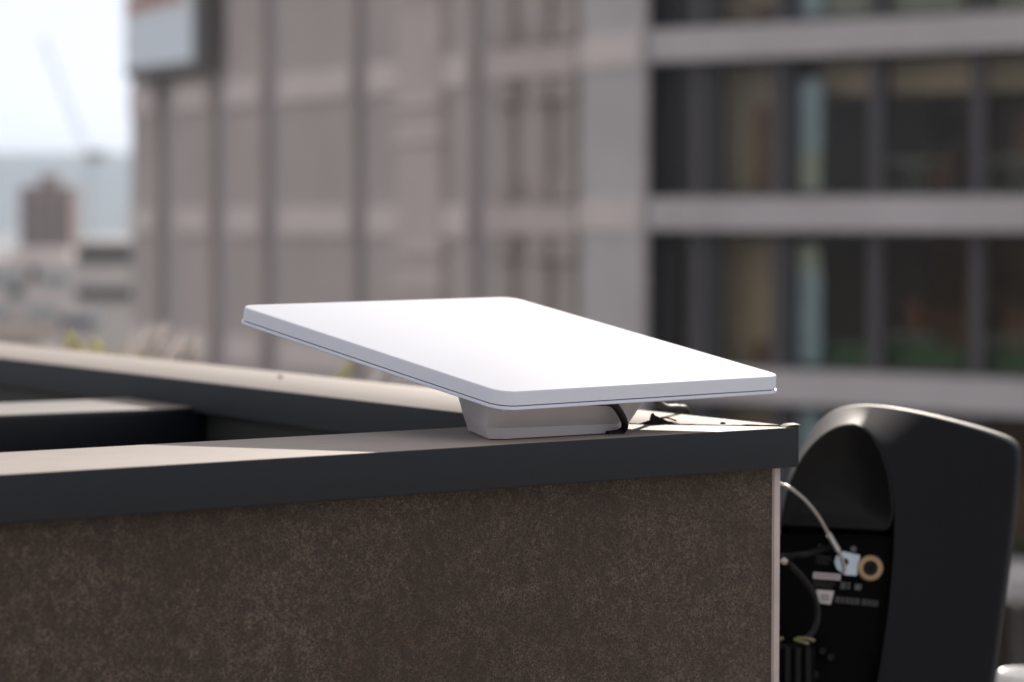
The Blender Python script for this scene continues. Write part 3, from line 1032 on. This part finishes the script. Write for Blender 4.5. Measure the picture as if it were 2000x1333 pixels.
obj('reveal', bm, M_mull, bld)
frames = [(1.24, 1.62, M_mull2), (1.62, 2.02, M_mull), (3.30, 3.62, M_mull2), (3.62, 3.86, M_mull), (5.64, 5.96, M_mull2), (7.96, 8.27, M_mull2)]
uu = 10.2
while uu < UE - 1:
    frames.append((uu + 0.08, uu + 0.38, M_mull2))
    uu += 2.35
panes = [(0.80, 1.24), (2.02, 3.30), (3.86, 5.64), (5.96, 7.96), (8.27, 10.28)]
uu = 10.58
while uu < UE - 1.5:
    panes.append((uu, uu + 2.05))
    uu += 2.35
SHW = 0.34
frames = [(a - SHW, b_ - SHW, m) for a, b_, m in frames]
panes = [(a - SHW, b_ - SHW) for a, b_ in panes]
for k in range(-4, 3):
    z0, z1 = TOPZ + PER * k, TOPZ + PER * (k + 1) - SL
    for (a, b_, m) in frames:
        bm = bmesh.new()
        fbox(bm, 'R', a, b_, -0.53, -0.37 if m is M_mull2 else -0.40, z0 + 0.003, z1 - 0.003)
        obj('mullion', bm, m, bld)
    bm = bmesh.new()
    fbox(bm, 'R', 0.46, UE - 0.1, -0.52, -0.40, z0 + 0.004, z0 + 0.11)
    fbox(bm, 'R', 0.46, UE - 0.1, -0.52, -0.40, z1 - 0.12, z1 - 0.004)
    obj('window_rail', bm, M_mull, bld)
    for (a, b_) in panes:
        bm = bmesh.new()
        fbox(bm, 'R', a, b_, -0.475, -0.465, z0 + 0.10, z1 - 0.11)
        obj('pane', bm, M_glass, bld)
    bm = bmesh.new()
    fbox(bm, 'R', 0.3, UE - 0.1, -6.9, -0.64, z0 - 0.055, z0 + 0.02)
    obj('green_tinted_floor', bm, M_green_reflection, bld)  # floor coloured green to paint the reflected greenery
    # teal roller blind and what stands behind the glass
    bm = bmesh.new()
    zb = {1: z0 + 0.15, 0: z0 + 0.95, -1: z0 + 0.15}.get(k, z0 + 0.8)
    zt_ = {1: z1 - 0.1, 0: z1 - 0.45, -1: z1 - 0.85}.get(k, z1 - 0.1)
    fbox(bm, 'R', 3.40, 4.05, -0.60, -0.56, zb, zt_)
    obj('blind', bm, M_blind, bld)
    if k in (0, -1):
        bm = bmesh.new()
        if k == 0: fbox(bm, 'R', 3.44, 4.02, -0.60, -0.56, z0 + 0.12, zb - 0.004)
        else: fbox(bm, 'R', 3.5, 4.0, -0.60, -0.56, zt_ + 0.004, z1 - 0.3)
        obj('blind', bm, M_blind2, bld)
    bm = bmesh.new()
    fbox(bm, 'R', 0.83, 2.35, -1.35, -1.25, z0 + 0.02, z1 - 0.02)
    pt = obj('partition', bm, M_olive, bld)
    bm = bmesh.new()
    fbox(bm, 'R', 1.95, 2.30, -1.24, -1.20, z0 + 0.03, z1 - 0.9 if k == 0 else z0 + 0.5)
    obj('partition_door', bm, M_wood, pt)
for (k, za, zb2, w, m, nm) in ((0, 2.05, 2.72, -1.2, M_olive, 'added_ceiling_band'), (1, 0.03, 1.25, -0.75, M_desk, 'low_panel'), (-1, 0.03, 0.55, -0.85, M_green_reflection, 'low_panel')):  # ceiling boxes added for a lighter ceiling band; green low panels paint reflected greenery
    z0 = TOPZ + PER * k
    for (a, b_) in ((3.55, 5.0), (5.3, 7.2), (7.5, 9.6), (9.9, 12.0)):
        bm = bmesh.new()
        fbox(bm, 'R', a, b_, w - 0.08, w, z0 + za, z0 + zb2)
        obj(nm, bm, m, bld)
rr = random.Random(11)
for k in range(-3, 3):
    z0 = TOPZ + PER * k
    for j in range(9):
        a = 4.8 + j * 2.1 + rr.uniform(-0.3, 0.3)
        h = rr.uniform(0.9, 1.9)
        bm = bmesh.new()
        fbox(bm, 'R', a, a + rr.uniform(0.6, 1.5), -rr.uniform(3.5, 4.2), -3.2, z0 + 0.03, z0 + h)
        obj('shelf', bm, M_wood, bld)
        if rr.random() < 0.75:
            bm = bmesh.new()
            b_ = a + rr.uniform(0.2, 0.8)
            fbox(bm, 'R', b_, b_ + rr.uniform(0.8, 1.3), -1.9, -1.2, z0 + 0.68, z0 + 0.75)
            fbox(bm, 'R', b_ + 0.05, b_ + 0.1, -1.8, -1.3, z0 + 0.025, z0 + 0.68)
            fbox(bm, 'R', b_ + 0.7, b_ + 0.75, -1.8, -1.3, z0 + 0.025, z0 + 0.68)
            obj('desk', bm, M_desk, bld)
        if rr.random() < 0.4 and k >= -1:
            bm = bmesh.new()
            fbox(bm, 'R', a + 0.2, a + 0.5, -2.5, -2.2, z0 + 0.9, z0 + 1.35)
            fbox(bm, 'R', a + 0.3, a + 0.4, -2.45, -2.3, z0 + 0.025, z0 + 0.9)
            obj('lamp_spot_block', bm, M_orange, bld)  # orange blocks put in for warm lamp spots inside the rooms
bm = bmesh.new()
fbox(bm, 'R', 0.2, UE + 0.2, -7.3, -0.2, ROOF + 0.002, ROOF + 0.3)
obj('roof', bm, M_conc, bld)

# sign hung on the far end of the left wing
sg = thing('wall_sign', C0 + DL * 26.8 + NL * 0.1 + Z * 4.2, 'big pale blue and white sign in a dark frame on the building', 'sign')
z0 = 4.30
bm = bmesh.new()
fbox(bm, 'L', 23.15, 28.9, 0.105, 0.55, z0, z0 + 6.5)
bevel_all(bm, 0.04, 1)
obj('frame', bm, M_signf, sg)
bm = bmesh.new()
fbox(bm, 'L', 23.55, 28.7, 0.552, 0.60, z0 + 0.28, z0 + 1.72)
obj('panel', bm, M_signp, sg)
bm = bmesh.new()
fbox(bm, 'L', 23.55, 28.7, 0.552, 0.60, z0 + 1.73, z0 + 6.2)
wp = obj('panel', bm, M_signw, sg)
wp['label'] = 'white upper sign panel with faded red print'
bm = bmesh.new()
for (a, b_, c, d) in ((28.4, 27.4, 1.85, 2.3), (27.2, 26.0, 1.9, 2.6), (25.8, 25.1, 1.95, 2.35), (25.0, 24.3, 1.95, 2.25)):
    fbox(bm, 'L', b_, a, 0.601, 0.615, z0 + c, z0 + d)
obj('print', bm, M_signr, wp)

# ------------------------------------------------------------------ far town on the left


def far_box(bm, x0, x1, ytop, t, depth, zb=GZ, ybot=None):
    a, b_ = at(x0, ytop, t), at(x1, ytop, t)
    F = Vector((CF.x, CF.y, 0)).normalized()
    z1 = (a.z + b_.z) / 2
    z0_ = zb if ybot is None else at(x0, ybot, t).z
    prism(bm, [(a.x, a.y), (b_.x, b_.y), (b_.x + F.x * depth, b_.y + F.y * depth), (a.x + F.x * depth, a.y + F.y * depth)], z0_, z1)


def base_of(x, t):
    q = at(x, 435, t)
    return Vector((q.x, q.y, GZ))


tw = thing('brick_tower', base_of(88, 900), 'brown brick tower block with a small roof room, far away on the left', 'building')
bm = bmesh.new(); far_box(bm, 38, 140, 364, 900, 16); obj('wall', bm, M_brick, tw)
bm = bmesh.new(); far_box(bm, 76, 110, 342, 903, 8, zb=at(76, 364, 900).z + 0.01); obj('roof_room', bm, M_brick, tw)
for i in range(4):
    for j in range(6):
        bm = bmesh.new()
        far_box(bm, 48 + i * 24, 60 + i * 24, 374 + j * 18, 899.7, 0.29, ybot=384 + j * 18)
        obj('window', bm, M_fardark, tw)
dk = thing('flat_roofed_block', base_of(205, 240), 'pale flat-roofed block with two dark window strips, beside the big building', 'building')
bm = bmesh.new(); far_box(bm, 146, 290, 472, 240, 12); obj('wall', bm, M_far, dk)
for (y0, y1, xa) in ((487, 511, 152), (563, 583, 148)):
    bm = bmesh.new(); far_box(bm, xa, 288, y0, 239.6, 0.39, ybot=y1); obj('window_strip', bm, M_fardark, dk)
bm = bmesh.new(); far_box(bm, 140, 292, 470, 239.2, 12.9, zb=at(140, 476, 239.2).z); obj('roof_edge', bm, M_far2, dk)
pk = thing('apartment_block', base_of(60, 330), 'beige apartment block with rows of small windows, below the brick tower', 'building')
bm = bmesh.new(); far_box(bm, -120, 150, 505, 330, 14); obj('wall', bm, M_far2, pk)
bm = bmesh.new(); far_box(bm, 20, 135, 487, 334, 8, zb=at(20, 505, 330).z + 0.01); obj('roof_room', bm, M_far, pk)
for (x0, x1, y0, y1, m) in ((56, 74, 522, 548, M_fardark), (-60, 42, 534, 556, M_farblue), (84, 130, 534, 556, M_farblue), (-60, 20, 600, 626, M_farblue), (52, 110, 600, 626, M_farblue), (20, 44, 562, 580, M_fardark)):
    bm = bmesh.new(); far_box(bm, x0, x1, y0, 329.6, 0.39, ybot=y1); obj('window', bm, m, pk)
rf = thing('brown_roofed_house', base_of(30, 200), 'low house with brown roof at the left edge, just above the coping', 'house')
bm = bmesh.new(); far_box(bm, -140, 66, 668, 200, 10); obj('wall', bm, M_far, rf)
bm = bmesh.new()
a, b_ = at(-145, 668, 199), at(72, 668, 199)
F = Vector((CF.x, CF.y, 0)).normalized()
loft(bm, [[a + Z * 0.02, a + F * 12 + Z * 0.02, a + F * 6 + Z * 1.3], [b_ + Z * 0.02, b_ + F * 12 + Z * 0.02, b_ + F * 6 + Z * 1.3]], cap0=True, cap1=True)
obj('roof', bm, M_roof, rf)
aw = thing('canopy', base_of(155, 190), 'dark blue canopy roof on posts, just left of the big building', 'canopy')
bm = bmesh.new(); far_box(bm, 118, 182, 618, 190, 5, ybot=642); obj('canopy_roof', bm, M_farawn, aw)
for x in (121, 178):
    bm = bmesh.new(); far_box(bm, x, x + 3, 642.5, 190.5, 0.15); obj('post', bm, M_fardark, aw)

# luffing crane, very faint in the haze
cr = thing('tower_crane', base_of(166, 900), 'faint grey luffing tower crane rising in the haze at far left', 'crane')
bm = bmesh.new()
TC = 900
zt = at(174, 312, TC)
zb_ = Vector((zt.x, zt.y, GZ))
for dx in (-1.0, 1.0):
    tube(bm, [zb_ + CR * dx, zt + CR * dx], 0.14, 6)
nseg = 18
for i in range(nseg):
    q0, q1 = zb_.lerp(zt, i / nseg), zb_.lerp(zt, (i + 1) / nseg)
    s = 1 if i % 2 else -1
    tube(bm, [q0 + CR * s, q1 - CR * s], 0.08, 5)
obj('mast', bm, M_crane, cr)
bm = bmesh.new()
j0, j1 = at(174, 312, TC), at(82, 70, TC)
off = (j1 - j0).cross(CF).normalized()
for dx in (-0.8, 0.8):
    tube(bm, [j0 + off * dx, j1 + off * dx * 0.5], 0.13, 6)
for i in range(24):
    q0, q1 = j0.lerp(j1, i / 24), j0.lerp(j1, (i + 1) / 24)
    s = 0.8 if i % 2 else -0.8
    tube(bm, [q0 + off * s, q1 - off * s], 0.07, 5)
obj('jib', bm, M_crane, cr)
bm = bmesh.new()
obox(bm, at(180, 308, TC), CR, F, Z, -1.5, 4, -1.2, 1.2, -1, 2)
obj('machine_deck', bm, M_crane, cr)

# two added white balls on poles standing in for blurred highlights beyond the loudspeaker
for (x, y, lab) in ((1994, 1122, 'white round ball on a pole, added as a blurred highlight, upper of the two'), (1986, 1172, 'greyish round ball on a pole, added as a blurred highlight, lower of the two')):
    q = at(x, y, 26.0 if y < 1150 else 25.0)
    lg = thing('highlight_ball', (q.x, q.y, GZ), lab, 'highlight stand-in', 'added highlight balls below the building')
    b = bmesh.new()
    bmesh.ops.create_uvsphere(b, u_segments=20, v_segments=12, radius=0.04 if y < 1150 else 0.034)
    for w in b.verts: w.co += q
    obj('globe', b, M_highlight if y < 1150 else M_far, lg, smooth='all')
    b = bmesh.new()
    tube(b, [Vector((q.x, q.y, GZ)), q - Z * 0.07], 0.03, 10, taper=(1.5, 0.7))
    obj('pole', b, M_mull, lg, smooth='all')

# ------------------------------------------------------------------ haze
bm = bmesh.new()
hz_ = bmesh.ops.create_cube(bm, size=1.0)
for w in bm.verts:
    w.co.x = w.co.x * 19000
    w.co.y = w.co.y * 19000
    w.co.z = GZ - 3.5 if w.co.z < 0 else 160
hm = bpy.data.materials.new('air')
hm.use_nodes = True
nt = hm.node_tree
nt.nodes.remove(nt.nodes['Principled BSDF'])
pv = nt.nodes.new('ShaderNodeVolumePrincipled')
pv.inputs['Color'].default_value = (0.72, 0.84, 1.0, 1)
pv.inputs['Density'].default_value = 1.75e-4
pv.inputs['Anisotropy'].default_value = 0.1
nt.links.new(pv.outputs[0], nt.nodes['Material Output'].inputs['Volume'])
tag(obj('haze', bm, hm), kind='stuff')
